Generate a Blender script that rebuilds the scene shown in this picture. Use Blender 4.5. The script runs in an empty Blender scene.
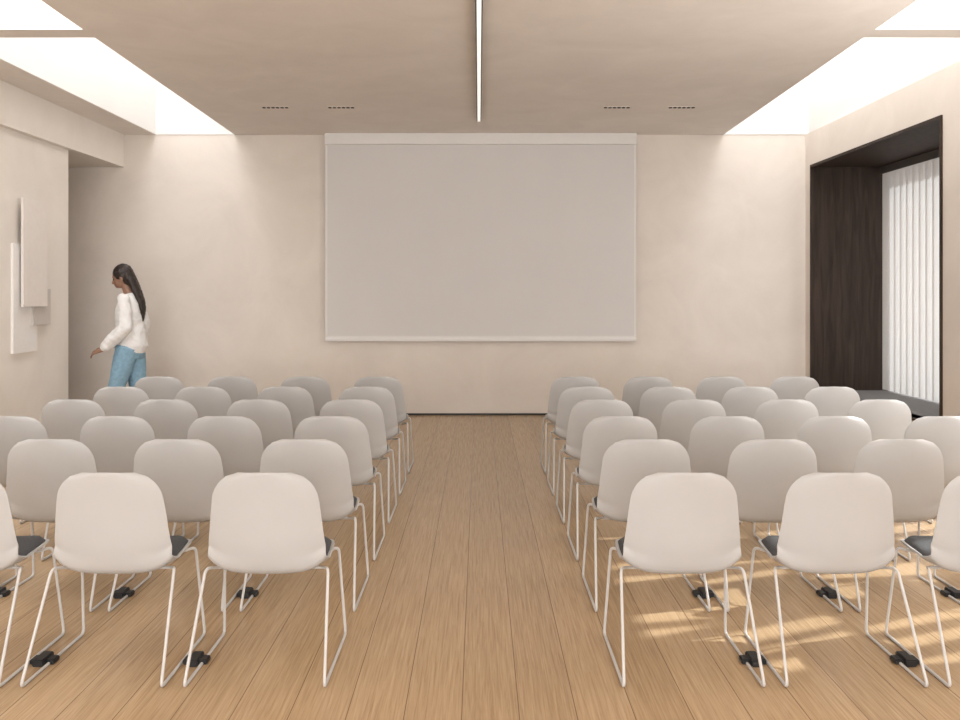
import bpy, bmesh, math, random
from mathutils import Vector, Matrix
random.seed(4)
sc = bpy.context.scene
COL = sc.collection
sc.view_settings.view_transform = 'Standard'

# ------------------------------------------------------------------ materials
def new_mat(name):
    m = bpy.data.materials.new(name); m.use_nodes = True
    nt = m.node_tree; b = nt.nodes['Principled BSDF']
    return m, nt, b

def plain(name, col, rough=0.5, metal=0.0, var=0.04, scale=20, bump=0.0, spec=0.5):
    m, nt, b = new_mat(name)
    tc = nt.nodes.new('ShaderNodeTexCoord')
    n = nt.nodes.new('ShaderNodeTexNoise'); n.inputs['Scale'].default_value = scale
    n.inputs['Detail'].default_value = 4
    nt.links.new(tc.outputs['Object'], n.inputs['Vector'])
    r = nt.nodes.new('ShaderNodeValToRGB')
    r.color_ramp.elements[0].position = 0.3; r.color_ramp.elements[1].position = 0.7
    r.color_ramp.elements[0].color = (*[c*(1-var) for c in col], 1)
    r.color_ramp.elements[1].color = (*[min(1, c*(1+var)) for c in col], 1)
    nt.links.new(n.outputs['Fac'], r.inputs['Fac'])
    nt.links.new(r.outputs['Color'], b.inputs['Base Color'])
    b.inputs['Roughness'].default_value = rough
    b.inputs['Metallic'].default_value = metal
    b.inputs['Specular IOR Level'].default_value = spec
    if bump:
        bp = nt.nodes.new('ShaderNodeBump'); bp.inputs['Strength'].default_value = bump
        bp.inputs['Distance'].default_value = 0.01
        nt.links.new(n.outputs['Fac'], bp.inputs['Height'])
        nt.links.new(bp.outputs['Normal'], b.inputs['Normal'])
    return m

def plaster(name, c1, c2, scale=1.2, bump=0.15):
    m, nt, b = new_mat(name)
    tc = nt.nodes.new('ShaderNodeTexCoord')
    n = nt.nodes.new('ShaderNodeTexNoise'); n.inputs['Scale'].default_value = scale
    n.inputs['Detail'].default_value = 8; n.inputs['Roughness'].default_value = 0.62
    n.inputs['Distortion'].default_value = 0.8
    nt.links.new(tc.outputs['Object'], n.inputs['Vector'])
    r = nt.nodes.new('ShaderNodeValToRGB')
    r.color_ramp.elements[0].position = 0.3; r.color_ramp.elements[1].position = 0.72
    r.color_ramp.elements[0].color = (*c1, 1); r.color_ramp.elements[1].color = (*c2, 1)
    nt.links.new(n.outputs['Fac'], r.inputs['Fac'])
    nt.links.new(r.outputs['Color'], b.inputs['Base Color'])
    n2 = nt.nodes.new('ShaderNodeTexNoise'); n2.inputs['Scale'].default_value = 9
    n2.inputs['Detail'].default_value = 6
    nt.links.new(tc.outputs['Object'], n2.inputs['Vector'])
    bp = nt.nodes.new('ShaderNodeBump'); bp.inputs['Strength'].default_value = bump
    bp.inputs['Distance'].default_value = 0.01
    nt.links.new(n2.outputs['Fac'], bp.inputs['Height'])
    nt.links.new(bp.outputs['Normal'], b.inputs['Normal'])
    b.inputs['Roughness'].default_value = 0.8
    b.inputs['Specular IOR Level'].default_value = 0.2
    return m

def emis(name, col, st):
    m, nt, b = new_mat(name)
    b.inputs['Base Color'].default_value = (*col, 1)
    b.inputs['Emission Color'].default_value = (*col, 1)
    b.inputs['Emission Strength'].default_value = st
    return m

def wood_floor():
    m, nt, b = new_mat('oak_planks')
    L = nt.links.new
    tc = nt.nodes.new('ShaderNodeTexCoord')
    mp = nt.nodes.new('ShaderNodeMapping'); mp.inputs['Rotation'].default_value = (0, 0, math.radians(90))
    mp.inputs['Location'].default_value = (0.35, 0.06, 0)
    L(tc.outputs['Object'], mp.inputs['Vector'])
    br = nt.nodes.new('ShaderNodeTexBrick')
    br.inputs['Scale'].default_value = 1.0
    br.inputs['Brick Width'].default_value = 30.0
    br.inputs['Row Height'].default_value = 0.2
    br.inputs['Mortar Size'].default_value = 0.0016
    br.inputs['Mortar Smooth'].default_value = 0.2
    br.offset = 0.37; br.offset_frequency = 2
    br.inputs['Color1'].default_value = (0.0, 0.0, 0.0, 1)
    br.inputs['Color2'].default_value = (1, 1, 1, 1)
    br.inputs['Mortar'].default_value = (0.5, 0.5, 0.5, 1)
    L(mp.outputs['Vector'], br.inputs['Vector'])
    mg = nt.nodes.new('ShaderNodeMapping'); mg.inputs['Scale'].default_value = (75, 1.8, 1)
    L(tc.outputs['Object'], mg.inputs['Vector'])
    add = nt.nodes.new('ShaderNodeVectorMath'); add.operation = 'ADD'
    sc_ = nt.nodes.new('ShaderNodeVectorMath'); sc_.operation = 'SCALE'; sc_.inputs['Scale'].default_value = 17.0
    L(br.outputs['Color'], sc_.inputs[0]); L(mg.outputs['Vector'], add.inputs[0]); L(sc_.outputs[0], add.inputs[1])
    gn = nt.nodes.new('ShaderNodeTexNoise'); gn.inputs['Scale'].default_value = 1.6
    gn.inputs['Detail'].default_value = 7; gn.inputs['Roughness'].default_value = 0.65; gn.inputs['Distortion'].default_value = 0.5
    L(add.outputs[0], gn.inputs['Vector'])
    r = nt.nodes.new('ShaderNodeValToRGB')
    r.color_ramp.elements[0].position = 0.27; r.color_ramp.elements[1].position = 0.73
    r.color_ramp.elements[0].color = (0.325, 0.208, 0.108, 1)
    r.color_ramp.elements[1].color = (0.53, 0.376, 0.220, 1)
    L(gn.outputs['Fac'], r.inputs['Fac'])
    hs = nt.nodes.new('ShaderNodeMixRGB'); hs.blend_type = 'MULTIPLY'; hs.inputs['Fac'].default_value = 1
    rr = nt.nodes.new('ShaderNodeValToRGB')
    rr.color_ramp.elements[0].color = (0.89, 0.88, 0.87, 1); rr.color_ramp.elements[1].color = (1.04, 1.035, 1.03, 1)
    L(br.outputs['Color'], rr.inputs['Fac'])
    L(r.outputs['Color'], hs.inputs['Color1']); L(rr.outputs['Color'], hs.inputs['Color2'])
    mx = nt.nodes.new('ShaderNodeMixRGB'); mx.inputs['Color2'].default_value = (0.17, 0.10, 0.055, 1)
    L(br.outputs['Fac'], mx.inputs['Fac']); L(hs.outputs['Color'], mx.inputs['Color1'])
    L(mx.outputs['Color'], b.inputs['Base Color'])
    b.inputs['Roughness'].default_value = 0.27
    b.inputs['Specular IOR Level'].default_value = 0.5
    bp = nt.nodes.new('ShaderNodeBump'); bp.inputs['Strength'].default_value = 0.06; bp.inputs['Distance'].default_value = 0.004
    L(gn.outputs['Fac'], bp.inputs['Height']); L(bp.outputs['Normal'], b.inputs['Normal'])
    return m

def dark_wood():
    m, nt, b = new_mat('dark_stained_wood')
    tc = nt.nodes.new('ShaderNodeTexCoord')
    mp = nt.nodes.new('ShaderNodeMapping'); mp.inputs['Scale'].default_value = (14, 14, 1.2)
    n = nt.nodes.new('ShaderNodeTexNoise'); n.inputs['Scale'].default_value = 1.4; n.inputs['Detail'].default_value = 8
    n.inputs['Distortion'].default_value = 0.8
    nt.links.new(tc.outputs['Object'], mp.inputs['Vector']); nt.links.new(mp.outputs['Vector'], n.inputs['Vector'])
    r = nt.nodes.new('ShaderNodeValToRGB')
    r.color_ramp.elements[0].position = 0.3; r.color_ramp.elements[1].position = 0.75
    r.color_ramp.elements[0].color = (0.022, 0.014, 0.010, 1); r.color_ramp.elements[1].color = (0.055, 0.036, 0.026, 1)
    nt.links.new(n.outputs['Fac'], r.inputs['Fac']); nt.links.new(r.outputs['Color'], b.inputs['Base Color'])
    b.inputs['Roughness'].default_value = 0.6
    b.inputs['Specular IOR Level'].default_value = 0.2
    return m

def blind_mat():
    m, nt, b = new_mat('blind_fabric')
    out = nt.nodes['Material Output']
    tc = nt.nodes.new('ShaderNodeTexCoord')
    n = nt.nodes.new('ShaderNodeTexNoise'); n.inputs['Scale'].default_value = 60
    nt.links.new(tc.outputs['Object'], n.inputs['Vector'])
    r = nt.nodes.new('ShaderNodeValToRGB')
    r.color_ramp.elements[0].color = (0.78, 0.765, 0.75, 1); r.color_ramp.elements[1].color = (0.86, 0.845, 0.83, 1)
    nt.links.new(n.outputs['Fac'], r.inputs['Fac'])
    nt.links.new(r.outputs['Color'], b.inputs['Base Color'])
    b.inputs['Roughness'].default_value = 0.9
    t = nt.nodes.new('ShaderNodeBsdfTranslucent'); nt.links.new(r.outputs['Color'], t.inputs['Color'])
    mx = nt.nodes.new('ShaderNodeMixShader'); mx.inputs['Fac'].default_value = 0.22
    nt.links.new(b.outputs[0], mx.inputs[1]); nt.links.new(t.outputs[0], mx.inputs[2])
    nt.links.new(mx.outputs[0], out.inputs['Surface'])
    return m

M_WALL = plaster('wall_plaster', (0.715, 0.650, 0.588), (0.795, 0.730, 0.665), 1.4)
M_WALL_LIT = plaster('wall_plaster_lit', (0.81, 0.76, 0.705), (0.88, 0.83, 0.775), 1.4)  # wall plaster again, colour lightened to paint in light on the left side
M_CEIL = plaster('ceiling_plaster', (0.79, 0.735, 0.685), (0.865, 0.81, 0.76), 1.8, 0.12)
M_WHITE = plaster('white_plaster', (0.79, 0.775, 0.755), (0.83, 0.815, 0.795), 1.0, 0.05)
M_FLOOR = wood_floor()
M_DARK = dark_wood()
M_BLIND = blind_mat()
M_BLACK = plain('black_metal', (0.012, 0.011, 0.011), 0.5)
M_LHOUS = plain('dark_grey_metal', (0.06, 0.055, 0.05), 0.5)
M_RAIL = plain('blind_rail_grey', (0.10, 0.09, 0.085), 0.5)
M_GREYF = plain('grey_carpet', (0.20, 0.19, 0.185), 0.9, var=0.15, scale=80)
M_SHELL = plain('shell_plastic', (0.435, 0.425, 0.415), 0.5, var=0.015, scale=6, spec=0.25)
M_PAD = plain('charcoal_fabric', (0.06, 0.06, 0.062), 0.9, var=0.2, scale=150, bump=0.3)
M_TUBE = plain('white_powder_coat', (0.54, 0.525, 0.51), 0.35, var=0.01)
M_CLIP = plain('black_plastic', (0.012, 0.012, 0.013), 0.45)
M_SCRF = plain('screen_frame_white', (0.765, 0.74, 0.72), 0.5, var=0.01)
M_SCR = plain('screen_fabric', (0.685, 0.66, 0.645), 0.75, var=0.012, scale=2)
M_LED = emis('led_diffuser', (1.0, 0.97, 0.93), 0.7)
M_DL = plain('downlight_black', (0.02, 0.018, 0.016), 0.4)
M_ART1 = plain('art_panel_beige', (0.82, 0.77, 0.73), 0.6, var=0.02)
M_ART2 = plain('art_panel_white', (0.88, 0.86, 0.84), 0.6, var=0.02)
M_ART3 = plain('art_panel_grey', (0.60, 0.56, 0.53), 0.6, var=0.02)
M_SKIN = plain('skin', (0.30, 0.165, 0.11), 0.5, var=0.05)
M_HAIR = plain('dark_hair', (0.022, 0.013, 0.010), 0.45, var=0.4, scale=60, bump=0.3)
M_BLOUSE = plain('white_blouse', (0.84, 0.83, 0.82), 0.8, var=0.03, scale=12, bump=0.5)
M_JEANS = plain('light_denim', (0.26, 0.44, 0.58), 0.85, var=0.12, scale=30, bump=0.3)
M_SHOE = plain('white_leather', (0.7, 0.68, 0.66), 0.5)
M_EYE = plain('eye', (0.02, 0.015, 0.012), 0.2)

# ------------------------------------------------------------------ helpers
def link(o):
    COL.objects.link(o); return o

def obj_from_bm(name, bm, mat, smooth=False):
    me = bpy.data.meshes.new(name)
    bmesh.ops.recalc_face_normals(bm, faces=bm.faces[:])
    bm.to_mesh(me); bm.free()
    if mat: me.materials.append(mat)
    for p in me.polygons: p.use_smooth = smooth
    return link(bpy.data.objects.new(name, me))

def add_hex(bm, c):
    vs = [bm.verts.new(p) for p in c]
    for f in ((0,1,3,2),(4,6,7,5),(0,4,5,1),(2,3,7,6),(0,2,6,4),(1,5,7,3)):
        bm.faces.new([vs[i] for i in f])
def add_box(bm, x0, x1, y0, y1, z0, z1):
    add_hex(bm, [(x, y, z) for x in (x0, x1) for y in (y0, y1) for z in (z0, z1)])

def boxes(name, lst, mat, bevel=0.0):
    bm = bmesh.new()
    for b in lst:
        if len(b) == 6: add_box(bm, *b)
        else: add_hex(bm, b)
    if bevel:
        bmesh.ops.bevel(bm, geom=bm.edges[:], offset=bevel, segments=2, affect='EDGES', profile=0.7)
    return obj_from_bm(name, bm, mat)

def struct(name, lst, mat, bevel=0.0):
    o = boxes(name, lst, mat, bevel); o['kind'] = 'structure'; return o

def empty(name, loc, label, cat, group=None):
    e = bpy.data.objects.new(name, None); e.location = loc
    e.empty_display_size = 0.1
    e['label'] = label; e['category'] = cat
    if group: e['group'] = group
    return link(e)

def fillet(pts, rad, n=5):
    pts = [Vector(p) for p in pts]
    out = [pts[0]]
    for i in range(1, len(pts)-1):
        a, p, b = pts[i-1], pts[i], pts[i+1]
        r = rad[i] if isinstance(rad, (list, tuple)) else rad
        r = min(r, (a-p).length*0.49, (b-p).length*0.49)
        s = p + (a-p).normalized()*r; e = p + (b-p).normalized()*r
        for k in range(n+1):
            t = k/n
            out.append(s*(1-t)**2 + p*2*t*(1-t) + e*t*t)
    out.append(pts[-1])
    return out

def tube(bm, path, r, seg=8):
    path = [Vector(p) for p in path]
    t0 = (path[1]-path[0]).normalized()
    ref = Vector((0, 0, 1)) if abs(t0.z) < 0.9 else Vector((1, 0, 0))
    n = (ref - t0*ref.dot(t0)).normalized()
    rings = []
    for i, p in enumerate(path):
        if i == 0: t = t0
        elif i == len(path)-1: t = (path[i]-path[i-1]).normalized()
        else: t = (path[i+1]-path[i-1]).normalized()
        n = (n - t*n.dot(t)).normalized()
        b = t.cross(n)
        rings.append([bm.verts.new(p + n*math.cos(a)*r + b*math.sin(a)*r) for a in [2*math.pi*k/seg for k in range(seg)]])
    for A, B in zip(rings, rings[1:]):
        for k in range(seg):
            bm.faces.new((A[k], A[(k+1) % seg], B[(k+1) % seg], B[k]))
    bm.faces.new(rings[0][::-1]); bm.faces.new(rings[-1])

def bake(o):
    bpy.context.view_layer.update()
    dg = bpy.context.evaluated_depsgraph_get()
    me = bpy.data.meshes.new_from_object(o.evaluated_get(dg))
    o.modifiers.clear(); o.data = me
    for p in me.polygons: p.use_smooth = True
    return o

# ------------------------------------------------------------------ dimensions
D = 11.11; H = 3.35; R0 = -4.0
XR = 3.90; XS = 3.87; XP = 2.92; HT = 5.0
BEAM = -4.24; XL = -4.31; ZB = 2.96; LEND = 9.76
NY0, NY1, NZ0, NZ1, NX = 7.82, 10.92, 0.32, 2.96, 4.75

struct('floor', [(-7.2, 4.1, R0-0.2, D+0.2, -0.1, 0)], M_FLOOR)
struct('wall_back', [(-7.2, XR+0.2, D, D+0.2, 0, H)], M_WALL)
struct('wall_left', [(XL-0.25, XL, R0, LEND, 0, ZB), (-7.0, XL-0.25, LEND-0.2, LEND, 0, ZB)], M_WALL_LIT)
struct('wall_corridor', [(-7.2, -7.0, LEND-0.2, D, 0, H)], M_WALL)
struct('trim_1', [(-7.0, BEAM, LEND-0.2, D, ZB, H), (-4.9, BEAM, R0, LEND-0.2, ZB, H)], M_WALL_LIT)
WY0, WY1, WZ0, WZ1 = 4.0, 6.35, 0.35, 2.9
xr0, xr1 = XR, XR+0.2
struct('wall_right', [
    (xr0, xr1, R0, WY0, 0, H), (xr0, xr1, WY0, WY1, 0, WZ0), (xr0, xr1, WY0, WY1, WZ1, H),
    (xr0, xr1, WY1, NY0, 0, H), (xr0, xr1, NY0, NY1, 0, NZ0), (xr0, xr1, NY0, NY1, NZ1, H),
    (xr0, xr1, NY1, D, 0, H)], M_WALL)
struct('wall_front', [(-4.9, -3.2, R0-0.2, R0, 0, H), (2.8, XR+0.2, R0-0.2, R0, 0, H),
                      (-3.2, 2.8, R0-0.2, R0, 0, 0.3), (-3.2, 2.8, R0-0.2, R0, 3.0, H)], M_WALL)
struct('window_3', [(x-0.03, x+0.03, R0-0.12, R0-0.06, 0.3, 3.0) for x in (-3.17, -1.2, 0.8, 2.77)], M_BLACK)
XN = XP-0.0189*(D-R0)
panel = [(sx, yy, zz) for (sa) in (-1, 1) for yy, sx in ((R0, sa*XN), (D, sa*XP)) for zz in (H, HT)]
struct('ceiling', [panel, (-4.9, -XS, R0, D, H, HT), (-7.2, -4.9, LEND-0.2, D, H, H+0.2)], M_CEIL)
struct('trim_2', [(-XS, -XS+0.01, R0, D, H+0.002, HT),
                  (-XS, -XP+0.3, D-0.01, D+0.2, H, HT), (-XS, -XN, R0-0.2, R0, H, HT)], M_WHITE)
struct('trim_3', [(XR+0.035, XR+0.2, R0, D, H, HT),
                  (XP-0.3, XR+0.035, D-0.01, D+0.2, H, HT), (XN, XR+0.035, R0-0.2, R0, H, HT)], M_WHITE)
struct('trim_4', [(-XS, -XN, 6.67, 6.88, H+0.002, H+0.35), (-XS, -XN, 2.3, 2.5, H+0.002, H+0.35)], M_CEIL)
struct('trim_5', [(XN, XR+0.035, 6.67, 6.88, H+0.002, H+0.35), (XN, XR+0.035, 2.3, 2.5, H+0.002, H+0.35)], M_CEIL)
struct('baseboard_back', [(-7.0, XR, D-0.012, D, 0, 0.022)], M_BLACK)
struct('baseboard_left', [(XL, XL+0.008, R0, LEND, 0, 0.02)], M_BLACK)
t = 0.03
struct('trim_6', [(XR-0.015, NX+0.3, NY1-t, NY1, NZ0, NZ1), (XR-0.015, NX+0.3, NY0, NY0+t, NZ0, NZ1),
                  (XR-0.015, NX+0.3, NY0+t, NY1-t, NZ1-t, NZ1), (XR-0.015, XR+0.02, NY0+t, NY1-t, NZ0, NZ0+0.02)], M_DARK)
struct('trim_7', [(XR+0.02, NX+0.3, NY0+t, NY1-t, NZ0-0.02, NZ0)], M_GREYF)
struct('window_1', [(NX+0.2, NX+0.26, y-0.025, y+0.025, NZ0, NZ1-t) for y in (NY0+0.06, NY1-0.06)], M_BLACK)
# sunny window: frame, with slanted battens added to cut the sun into streaks
lst = [(XR+0.05, XR+0.11, WY0, WY1, z-0.05, z+0.05) for z in (WZ0+0.05, WZ1-0.05)]
lst += [(XR+0.05, XR+0.11, y-0.04, y+0.04, WZ0, WZ1) for y in (WY0+0.04, WY0+0.8, WY0+1.55, WY1-0.04)]
def sun_streak_batten(yc, lean, w):
    h = WZ1-WZ0
    return [(x, yc+sy*w/2+sz*lean*h/2, WZ0 if sz < 0 else WZ1) for x in (XR+0.065, XR+0.09) for sy in (-1, 1) for sz in (-1, 1)]
rnd = random.Random(11)
yy = WY0+0.05
while yy < WY1-0.05:
    wv = rnd.uniform(0.06, 0.12)
    lst.append(sun_streak_batten(yy+wv/2, rnd.choice((-0.30, -0.22, -0.26, 0.10)), wv)); yy += wv+rnd.uniform(0.10, 0.16)
for zz in (1.28, 1.95): lst.append((XR+0.066, XR+0.089, WY0, WY1, zz, zz+0.06))
struct('window_2', lst, M_WALL)

# vertical blind in niche
cy = (NY0+NY1)/2
e = empty('vertical_blind', (NX, cy, NZ0), 'white vertical slat blind covering the window in a dark wood niche', 'window blind')
bm = bmesh.new()
y0, y1 = NY0+t+0.03, NY1-t-0.03
n_sl = 20; stp = (y1-y0)/n_sl; zh = NZ1-t-0.035-NZ0
for k in range(n_sl):
    ya, yb = y0+stp*k-cy, y0+stp*(k+1)+0.006-cy
    a0, b0 = (0.036, ya), (-0.036, yb)
    vs = [bm.verts.new(q) for q in ((a0[0], a0[1], 0.012), (b0[0], b0[1], 0.012), (b0[0], b0[1], zh), (a0[0], a0[1], zh))]
    bm.faces.new(vs)
c = obj_from_bm('slats', bm, M_BLIND, False); c.parent = e
c = boxes('blind_rail', [(-0.065, 0.055, y0-cy, y1-cy, zh, zh+0.035), (-0.065, -0.055, y0-cy, y1-cy, zh-0.05, zh)], M_RAIL); c.parent = e

# ------------------------------------------------------------------ projection screen
e = empty('projection_screen', (0.02, D-0.065, 0.885), 'large pale grey roll-down projection screen hanging from the ceiling', 'projection screen')
W2 = 1.845; zt = H-0.885
c = boxes('screen_casing', [(-W2, W2, -0.05, 0.06, zt-0.13, zt)], M_SCRF, 0.004); c.parent = e
c = boxes('screen_border', [(-W2, -W2+0.024, -0.008, 0.0, 0.04, zt-0.13), (W2-0.024, W2, -0.008, 0.0, 0.04, zt-0.13),
                           (-W2+0.024, W2-0.024, -0.008, 0.0, 0.04, 0.065)], M_SCRF); c.parent = e
c = boxes('screen_fabric', [(-W2+0.024, W2-0.024, -0.006, 0.002, 0.065, zt-0.13)], M_SCR); c.parent = e
c = boxes('bottom_bar', [(-W2, W2, -0.02, 0.02, 0, 0.04)], M_SCRF, 0.006); c.parent = e

# ------------------------------------------------------------------ ceiling lights
e = empty('linear_ceiling_light', (0, 3.0, H), 'long thin dark profile light with white diffuser on the ceiling', 'ceiling light')
L0, L1 = -3.5, 7.05
c = boxes('light_housing', [(-0.024, 0.024, L0, L1, -0.035, 0)], M_LHOUS, 0.002); c.parent = e
c = boxes('light_diffuser', [(-0.015, 0.015, L0+0.01, L1-0.015, -0.040, -0.0352)], M_LED); c.parent = e

def downlight(x):
    e = empty('recessed_downlight', (x, 9.45, H), 'small linear downlight with black cells recessed in the ceiling', 'ceiling light', 'linear downlights in the ceiling')
    c = boxes('downlight_trim', [(-0.14, 0.14, -0.032, 0.032, -0.004, 0)], M_CEIL); c.parent = e
    bm = bmesh.new()
    for k in range(6):
        cx = -0.115 + k*0.046
        r_, z0, z1 = 0.017, -0.012, -0.004
        vs0 = [bm.verts.new((cx+r_*math.cos(a), 0.02*math.sin(a), z0)) for a in [2*math.pi*j/14 for j in range(14)]]
        vs1 = [bm.verts.new((v.co.x, v.co.y, z1)) for v in vs0]
        for j in range(14): bm.faces.new((vs0[j], vs0[(j+1) % 14], vs1[(j+1) % 14], vs1[j]))
        bm.faces.new(vs0); bm.faces.new(vs1)
    c = obj_from_bm('downlight_cells', bm, M_DL); c.parent = e
for x in (-2.07, -1.40, 1.40, 2.06): downlight(x)

# ------------------------------------------------------------------ wall art
e = empty('wall_art', (XL, 9.0, 1.0), 'overlapping rectangular relief panels in white, beige and grey', 'wall art')
for y0_, y1_, z0_, z1_, x0_, x1_, mt in ((8.66, 9.14, 1.33-1, 2.35-1, 0.045, 0.07, M_ART1),
                              (8.56, 9.02, 0.90-1, 1.92-1, 0.0, 0.025, M_ART2),
                              (8.90, 9.26, 1.15-1, 1.50-1, 0.0, 0.045, M_ART3)):
    c = boxes('panel', [(x0_, x1_, y0_-9, y1_-9, z0_, z1_)] , mt, 0.002); c.parent = e
c = boxes('panel_bracket', [(0.0, 0.045, 8.88-9, 8.98-9, 0.95, 1.2)], M_ART2); c.parent = e

# ------------------------------------------------------------------ chair
def catmull(P, n):
    P = [Vector(p) for p in P]; P = [P[0]*2-P[1]] + P + [P[-1]*2-P[-2]]
    out = []
    for i in range(1, len(P)-2):
        for k in range(12):
            t = k/12
            a, b_, c_, d_ = P[i-1], P[i], P[i+1], P[i+2]
            out.append(0.5*((2*b_)+(c_-a)*t+(2*a-5*b_+4*c_-d_)*t*t+(3*b_-a-3*c_+d_)*t**3))
    out.append(P[-2])
    L = [0]
    for i in range(1, len(out)): L.append(L[-1]+(out[i]-out[i-1]).length)
    res = []
    for k in range(n):
        s = L[-1]*k/(n-1)
        j = 1
        while j < len(L)-1 and L[j] < s: j += 1
        f = (s-L[j-1])/max(1e-9, L[j]-L[j-1])
        res.append((out[j-1].lerp(out[j], f), s))
    return res, L[-1]
PROF = [(0.235, .382), (0.215, .402), (0.12, .406), (0.0, .388), (-0.07, .368), (-0.112, .364), (-0.143, .384),
        (-0.165, .46), (-0.176, .56), (-0.186, .66), (-0.200, .775)]
NR, NC = 54, 21
samp, LT = catmull([(0, y, z) for y, z in PROF], NR)
def interp(x, xs, ys):
    if x <= xs[0]: return ys[0]
    for i in range(1, len(xs)):
        if x <= xs[i]:
            f = (x-xs[i-1])/(xs[i]-xs[i-1])
            return ys[i-1]+(ys[i]-ys[i-1])*f
    return ys[-1]
def shell_pt(p, s, v, shrink=1.0, r0=0.09):
    W = interp(s, (0, .12, .22, .30, .36, .42, .47, .53, .60, .70, LT), (.205, .226, .234, .235, .232, .230, .228, .224, .217, .205, .190))
    rt, rx = 0.105, 0.088
    e0, e1 = s, LT-s
    if e0 < r0: W = W - r0 + math.sqrt(max(0, r0*r0-(r0-e0)**2))
    if e1 < rt: W = W - rx*(1-math.sqrt(max(0, 1-((rt-e1)/rt)**2)))
    W *= shrink
    a = abs(v)
    seatw = interp(s, (0, .10, .34, .42, .50), (0.2, 0.5, 1.0, .8, 0))
    backw = interp(s, (.36, .46, LT), (0, 1, .7))
    corner = interp(s, (0, .16, .30, .36, .42, .48, .56), (0, .10, .50, 1, .9, .4, 0))
    z = p.z + seatw*0.012*a**2 + corner*0.055*a**5
    y = p.y + backw*0.044*a**2
    top = max(0, 1-e1/0.12)
    z -= 0.008*top*a*a
    return Vector((W*v, y, z))
bm = bmesh.new(); rows = []
for p, s in samp:
    rows.append([bm.verts.new(shell_pt(p, s, math.sin(math.pi/2*(-1+2*j/(NC-1))*0.999))) for j in range(NC)])
for A, B in zip(rows, rows[1:]):
    for j in range(NC-1): bm.faces.new((A[j], A[j+1], B[j+1], B[j]))
shell = obj_from_bm('seat_shell', bm, M_SHELL, True)
md = shell.modifiers.new('s', 'SOLIDIFY'); md.thickness = 0.008; md.offset = 0
md = shell.modifiers.new('b', 'BEVEL'); md.width = 0.0025; md.segments = 2; md.limit_method = 'ANGLE'; md.angle_limit = math.radians(60)
bake(shell)

bm = bmesh.new(); top = []; bot = []
sl = [(p, s) for p, s in samp if 0.02 < s < 0.38]
sA, sB = sl[0][1], sl[-1][1]
for p, s in sl:
    rt, rb = [], []
    for j in range(NC):
        v = -1+2*j/(NC-1)
        q = shell_pt(p, s, v*0.945, 1.0, 0.10)
        e1 = min(s-sA, sB-s)
        if e1 < 0.07: q.x *= 0.72+0.28*math.sqrt(max(0, 1-((0.07-e1)/0.07)**2))
        edge = min((1-abs(v))*0.22, e1)
        h = 0.007 + 0.018*min(1, edge/0.03)**0.5
        rt.append(bm.verts.new(q+Vector((0, 0, h)))); rb.append(bm.verts.new(q+Vector((0, 0, 0.004))))
    top.append(rt); bot.append(rb)
for A, B in zip(top, top[1:]):
    for j in range(NC-1): bm.faces.new((A[j], A[j+1], B[j+1], B[j]))
for A, B in zip(bot, bot[1:]):
    for j in range(NC-1): bm.faces.new((A[j], B[j], B[j+1], A[j+1]))
for i in range(len(top)-1):
    bm.faces.new((top[i][0], top[i+1][0], bot[i+1][0], bot[i][0]))
    bm.faces.new((top[i][-1], bot[i][-1], bot[i+1][-1], top[i+1][-1]))
for j in range(NC-1):
    bm.faces.new((top[0][j], bot[0][j], bot[0][j+1], top[0][j+1]))
    bm.faces.new((top[-1][j], top[-1][j+1], bot[-1][j+1], bot[-1][j]))
pad = obj_from_bm('seat_cushion', bm, M_PAD, True)

TR = 0.0060
FX = 0.260
def sled(sg):
    path = [(0.0, -0.03, .360), (sg*0.205, -0.04, .364), (sg*0.240, -0.125, .386), (sg*FX, -0.336, TR), (sg*FX, 0.215, TR),
            (sg*0.240, 0.150, .396), (sg*0.200, 0.120, .384), (0.0, 0.120, .384)]
    p = fillet(path, [0, .03, .028, .028, .028, .03, .04, 0])
    bm = bmesh.new(); tube(bm, p, TR, 10)
    return obj_from_bm('sled_leg', bm, M_TUBE, True)
legR = sled(1); legL = sled(-1)
bm = bmesh.new()
add_box(bm, -0.03, 0.03, -0.04, 0.14, .358, .376)
brk = obj_from_bm('seat_bracket', bm, M_TUBE)
SP = 0.604
def clip(sg):
    bm = bmesh.new()
    a, b_ = FX-0.020, SP-FX-0.007
    def bx(u0, u1, *r):
        xs = sorted((sg*u0, sg*u1)); add_box(bm, xs[0], xs[1], *r)
    bx(a, b_, -0.110, -0.055, 0.0, 0.020)
    m = (a+b_)/2+0.005
    bx(m-0.022, m+0.022, -0.135, -0.035, 0.0, 0.028)
    bmesh.ops.bevel(bm, geom=bm.edges[:], offset=0.004, segments=2, affect='EDGES')
    return obj_from_bm('linking_clip', bm, M_CLIP)
clipR = clip(1); clipL = clip(-1)
protos = [shell, pad, legR, legL, brk]
def chair(x, y, side, has_clip, lab, rot=0):
    e = empty('conference_chair', (x, y, 0), lab, 'chair', 'rows of conference chairs')
    e.rotation_euler = (0, 0, rot)
    for p in protos + ([clipR if side > 0 else clipL] if has_clip else []):
        c = p.copy(); link(c); c.parent = e
LAB = 'off-white plastic shell chair with charcoal seat pad and sled base'
D0, PIT = 3.775, 0.813
for row in range(6):
    n = 3 if row == 0 else 4
    for side, xc in ((-1, 0.832), (1, 0.797)):
        for k in range(n):
            chair(side*(xc+SP*k), D0+PIT*row, side, k < n-1, LAB)
for p in protos+[clipR, clipL]: bpy.data.objects.remove(p)

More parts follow.
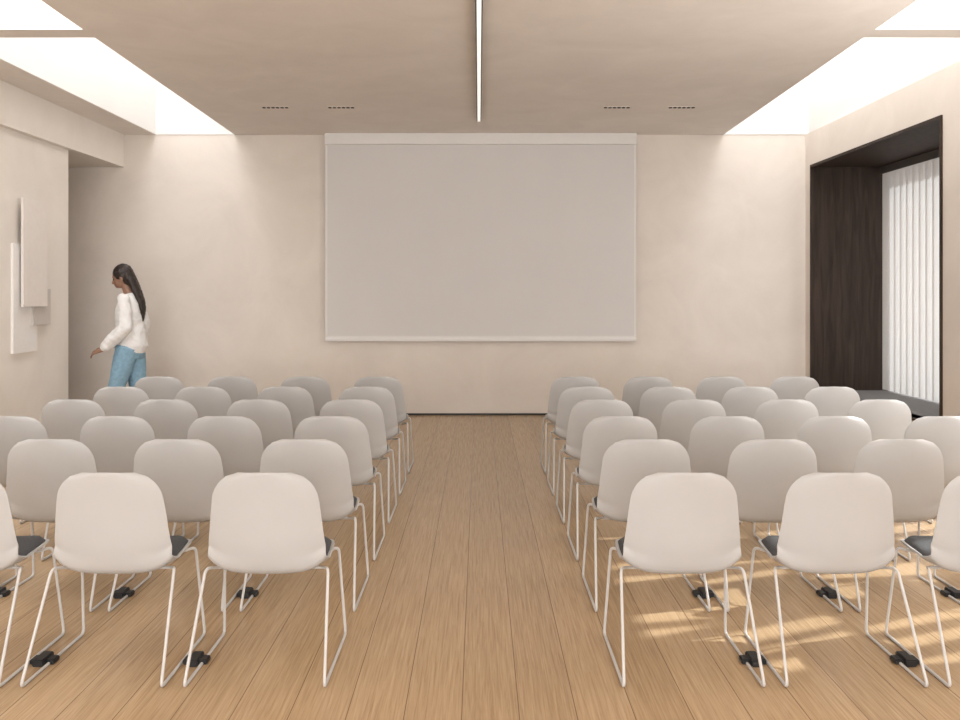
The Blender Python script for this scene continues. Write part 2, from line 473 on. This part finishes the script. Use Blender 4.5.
# ------------------------------------------------------------------ person
def loft(bm, pts, rads, ref=(0, 1, 0), seg=18):
    pts = [Vector(p) for p in pts]; ref = Vector(ref); rings = []
    for i, p in enumerate(pts):
        a = pts[max(0, i-1)]; b_ = pts[min(len(pts)-1, i+1)]
        tt = (b_-a).normalized()
        u = (ref-tt*ref.dot(tt)).normalized(); w = tt.cross(u)
        r = rads[i] if isinstance(rads[i], tuple) else (rads[i], rads[i])
        rings.append([bm.verts.new(p+u*r[0]*math.cos(q)+w*r[1]*math.sin(q)) for q in [2*math.pi*k/seg for k in range(seg)]])
    for A, B in zip(rings, rings[1:]):
        for k in range(seg): bm.faces.new((A[k], A[(k+1) % seg], B[(k+1) % seg], B[k]))
    bm.faces.new(rings[0][::-1]); bm.faces.new(rings[-1])
def ell(bm, c, r, M=None):
    m = Matrix.Translation(Vector(c))
    if M: m = m @ M
    bmesh.ops.create_uvsphere(bm, u_segments=20, v_segments=14, radius=1.0, matrix=m @ Matrix.Diagonal((*r, 1)))
def ball(bm, c, r): ell(bm, c, (r, r, r))
def remesh(name, bm, mat, vox, it=4, disp=None):
    o = obj_from_bm(name, bm, mat, True)
    md = o.modifiers.new('r', 'REMESH'); md.mode = 'VOXEL'; md.voxel_size = vox
    md = o.modifiers.new('s', 'SMOOTH'); md.iterations = it; md.factor = 0.5
    if disp:
        tx = bpy.data.textures.new(name, 'CLOUDS'); tx.noise_scale = disp[1]
        md = o.modifiers.new('d', 'DISPLACE'); md.texture = tx; md.strength = disp[0]; md.mid_level = 0.5
    bake(o)
    if not o.data.materials: o.data.materials.append(mat)
    return o

P = empty('person', (-3.67, 9.80, 0), 'woman in white blouse and light blue jeans walking, long dark hair', 'person')
bm = bmesh.new()
hb = bmesh.new()
ell(hb, (-0.055, 0, 1.655), (0.098, 0.075, 0.103))
ell(hb, (-0.095, 0, 1.600), (0.058, 0.058, 0.070))
ell(hb, (-0.128, 0, 1.560), (0.026, 0.026, 0.020))
loft(hb, [(-0.145, 0, 1.645), (-0.163, 0, 1.622), (-0.172, 0, 1.606), (-0.150, 0, 1.598)], [0.008, 0.011, 0.014, 0.013])
ell(hb, (-0.150, 0, 1.580), (0.012, 0.022, 0.006)); ell(hb, (-0.147, 0, 1.571), (0.012, 0.020, 0.007))
ell(hb, (-0.140, 0, 1.662), (0.014, 0.045, 0.012))
for s in (-1, 1): ell(hb, (-0.045, s*0.076, 1.62), (0.018, 0.008, 0.030))
RH = Matrix.Translation((-0.03, 0, 1.52)) @ Matrix.Rotation(math.radians(-16), 4, 'Y') @ Matrix.Translation((0.03, 0, -1.52))
hb.transform(RH)
tmp = bpy.data.meshes.new('h'); hb.to_mesh(tmp); hb.free(); bm.from_mesh(tmp)
loft(bm, [(0.0, 0, 1.38), (-0.02, 0, 1.46), (-0.05, 0, 1.54), (-0.07, 0, 1.60)], [(0.075, 0.06), (0.052, 0.052), (0.048, 0.05), (0.05, 0.052)])
loft(bm, [(0.0, 0, 0.84), (0.0, 0, 0.94), (-0.01, 0, 1.08), (-0.02, 0, 1.24), (-0.01, 0, 1.36), (-0.005, 0, 1.43)],
     [(0.13, 0.10), (0.155, 0.105), (0.115, 0.08), (0.135, 0.10), (0.145, 0.085), (0.08, 0.055)])
SH = {-1: [(-0.01, -0.165, 1.39), (0.03, -0.225, 1.10), (-0.215, -0.225, 0.87)],
      1: [(0.0, 0.165, 1.39), (0.06, 0.215, 1.12), (0.0, 0.215, 0.88)]}
def hand(bm, wrist, d, nrm, thumbdir):
    wrist = Vector(wrist); d = Vector(d).normalized(); nrm = Vector(nrm); nrm = (nrm-d*nrm.dot(d)).normalized()
    sd = d.cross(nrm)
    if sd.dot(Vector(thumbdir)) < 0: sd = -sd
    loft(bm, [wrist-d*0.02, wrist+d*0.02, wrist+d*0.06, wrist+d*0.092], [(0.025, 0.018), (0.032, 0.016), (0.040, 0.014), (0.038, 0.012)], ref=sd, seg=14)
    for off, ln, fan in ((0.031, .066, .12), (0.010, .076, .03), (-0.011, .070, -.06), (-0.031, .055, -.16)):
        p = wrist+d*0.085+sd*off; pts = [p]; ang = 0.15
        for k, fr in enumerate((.42, .32, .26)):
            ang += 0.32
            dd = (d*math.cos(ang)+nrm*math.sin(ang)+sd*fan).normalized()
            p = p+dd*ln*fr; pts.append(p)
        loft(bm, pts, [0.0088, 0.0082, 0.0075, 0.006], ref=sd, seg=10); ball(bm, pts[-1], 0.006)
    p = wrist+d*0.025+sd*0.028
    pts = [p, p+(d*0.6+sd*0.8)*0.035, p+(d*0.6+sd*0.8)*0.035+(d*0.9+sd*0.35+nrm*0.3)*0.03, p+(d*0.6+sd*0.8)*0.035+(d*0.9+sd*0.3+nrm*0.35)*0.052]
    loft(bm, pts, [0.013, 0.011, 0.0095, 0.007], ref=nrm, seg=10)
for s in (-1, 1):
    a, b_, c_ = SH[s]
    loft(bm, [a, Vector(a).lerp(Vector(b_), .5), b_], [0.048, 0.042, 0.036]); ball(bm, a, 0.05); ball(bm, b_, 0.037)
    loft(bm, [b_, Vector(b_).lerp(Vector(c_), .35), c_], [0.036, 0.036, 0.022])
hand(bm, SH[-1][2], (-0.95, 0.08, -0.25), (0.25, 0.5, -0.8), (0.1, 0.6, 0.8))
hand(bm, SH[1][2], (-0.25, 0, -1), (0, -1, 0), (-1, 0, 0))
LG = {-1: [(0.0, -0.085, 0.90), (-0.11, -0.09, 0.49), (-0.22, -0.09, 0.10)],
      1: [(0.0, 0.085, 0.90), (0.04, 0.09, 0.47), (0.28, 0.09, 0.14)]}
for s in (-1, 1):
    a, b_, c_ = [Vector(q) for q in LG[s]]
    loft(bm, [a, a.lerp(b_, .5), b_], [0.085, 0.068, 0.050]); ball(bm, b_, 0.051)
    loft(bm, [b_, b_.lerp(c_, .35), c_], [0.049, 0.052, 0.034]); ball(bm, c_, 0.035)
loft(bm, [(-0.20, -0.09, 0.055), (-0.29, -0.09, 0.045), (-0.38, -0.095, 0.035)], [(0.032, 0.036), (0.038, 0.028), (0.034, 0.016)])
loft(bm, [(0.29, 0.09, 0.12), (0.24, 0.09, 0.065), (0.18, 0.095, 0.035)], [(0.032, 0.036), (0.038, 0.028), (0.034, 0.018)])
body = remesh('body', bm, M_SKIN, 0.005, 3); body.parent = P

bm = bmesh.new()   # blouse
loft(bm, [(0.005, 0, 0.83), (0.005, 0, 0.90), (0.0, 0, 1.0), (-0.01, 0, 1.12), (-0.02, 0, 1.25), (-0.01, 0, 1.36), (-0.005, 0, 1.43), (-0.01, 0, 1.452)],
     [(0.165, 0.150), (0.178, 0.168), (0.160, 0.155), (0.145, 0.142), (0.155, 0.140), (0.160, 0.112), (0.095, 0.075), (0.07, 0.066)], seg=26)
for s in (-1, 1):
    a, b_, c_ = [Vector(q) for q in SH[s]]
    loft(bm, [a, a.lerp(b_, .5), b_], [0.066, 0.066, 0.068]); ball(bm, a, 0.066); ball(bm, b_, 0.068)
    loft(bm, [b_, b_.lerp(c_, .5), b_.lerp(c_, .85), b_.lerp(c_, .97)], [0.068, 0.068, 0.058, 0.034])
o = remesh('blouse', bm, M_BLOUSE, 0.007, 3, (0.022, 0.07)); o.parent = P

bm = bmesh.new()   # jeans
loft(bm, [(0.0, 0, 1.0), (0.0, 0, 0.92), (0.005, 0, 0.84), (0.0, 0, 0.78)], [(0.14, 0.105), (0.175, 0.135), (0.178, 0.14), (0.15, 0.12)])
for s in (-1, 1):
    a, b_, c_ = [Vector(q) for q in LG[s]]
    loft(bm, [a, a.lerp(b_, .5), b_], [0.118, 0.108, 0.085]); ball(bm, b_, 0.085)
    loft(bm, [b_, b_.lerp(c_, .35), b_.lerp(c_, .92)], [0.085, 0.078, 0.064])
o = remesh('jeans', bm, M_JEANS, 0.008, 3, (0.010, 0.06)); o.parent = P
for cpts, rr in (([(-0.185, -0.09, 0.06), (-0.21, -0.09, 0.055), (-0.30, -0.09, 0.045), (-0.39, -0.095, 0.034)], [(0.038, 0.05), (0.042, 0.05), (0.046, 0.04), (0.036, 0.03)]),
                 ([(0.33, 0.09, 0.145), (0.29, 0.09, 0.115), (0.23, 0.09, 0.068), (0.16, 0.095, 0.036)], [(0.036, 0.048), (0.042, 0.05), (0.046, 0.042), (0.038, 0.03)])):
    bm = bmesh.new(); loft(bm, cpts, rr); o = remesh('shoe', bm, M_SHOE, 0.006, 4); o.parent = P
bm = bmesh.new()   # hair
hb = bmesh.new()
ell(hb, (-0.038, 0, 1.672), (0.106, 0.088, 0.106))
ell(hb, (0.0, 0, 1.62), (0.070, 0.080, 0.095))
hb.transform(RH); tmp = bpy.data.meshes.new('h'); hb.to_mesh(tmp); hb.free(); bm.from_mesh(tmp)
loft(bm, [(-0.03, 0, 1.66), (0.03, 0, 1.56), (0.075, 0, 1.46), (0.115, 0, 1.36), (0.130, 0, 1.26), (0.125, 0, 1.16)],
     [(0.08, 0.06), (0.085, 0.05), (0.08, 0.042), (0.065, 0.036), (0.045, 0.028), (0.015, 0.01)])
o = remesh('hair', bm, M_HAIR, 0.006, 4, (0.012, 0.03)); o.parent = P
for s in (-1, 1):
    bm = bmesh.new(); ell(bm, (0, 0, 0), (0.009, 0.012, 0.008))
    o = obj_from_bm('eye', bm, M_EYE, True); o.location = RH @ Vector((-0.139, s*0.030, 1.640)); o.parent = P

# ------------------------------------------------------------------ light
def area(name, loc, rot, sx, sy, power, col=(1, 1, 1)):
    l = bpy.data.lights.new(name, 'AREA'); l.shape = 'RECTANGLE'; l.size = sx; l.size_y = sy
    l.energy = power; l.color = col
    o = bpy.data.objects.new(name, l); o.location = loc; o.rotation_euler = rot; link(o); return o
SK = (0.985, 0.99, 1.0)
for sx in (-(XS+XP)/2, (XR+XP)/2):
    area('skylight_lamp', (sx, 9.0, HT+0.05), (0, 0, 0), 0.9, 4.1, 46, SK)
    area('skylight_lamp', (sx, 4.6, HT+0.05), (0, 0, 0), 0.9, 3.9, 100, SK)
    area('skylight_lamp', (sx, -0.8, HT+0.05), (0, 0, 0), 0.9, 5.5, 75, SK)
area('window_fill_lamp', (-0.2, R0+0.25, 1.65), (math.radians(128), 0, 0), 6.0, 2.2, 520, SK)  # unseen fill lamp added behind the camera, tilted up to brighten the ceiling
area('window_fill_lamp', (XR-0.03, 5.0, 1.8), (0, math.radians(95), 0), 2.0, 2.3, 62, (1, 0.99, 0.97))  # unseen fill lamp added inside the right wall to brighten the left wall
area('window_fill_lamp', (NX+0.6, (NY0+NY1)/2, 1.6), (0, math.radians(90), 0), 2.6, 3.0, 22, (1, 0.98, 0.96))
s = bpy.data.lights.new('sun', 'SUN'); s.energy = 6.0; s.angle = math.radians(0.9); s.color = (0.93, 0.98, 1.0)
so = bpy.data.objects.new('sun', s); link(so)
so.rotation_euler = Vector((-1, -0.22, -0.85)).to_track_quat('-Z', 'Y').to_euler()
w = bpy.data.worlds.new('World'); sc.world = w; w.use_nodes = True
w.node_tree.nodes['Background'].inputs['Color'].default_value = (0.99, 0.99, 1.0, 1)
w.node_tree.nodes['Background'].inputs['Strength'].default_value = 0.95

# ------------------------------------------------------------------ camera
cam = bpy.data.cameras.new('camera'); co = bpy.data.objects.new('camera', cam); link(co)
co.location = (0, 0, 1.47); co.rotation_euler = (math.radians(90), 0, 0)
cam.sensor_width = 36; cam.lens = 930/960*36
cam.shift_x = 1/960; cam.shift_y = -68/960
cam.clip_end = 200
sc.camera = co
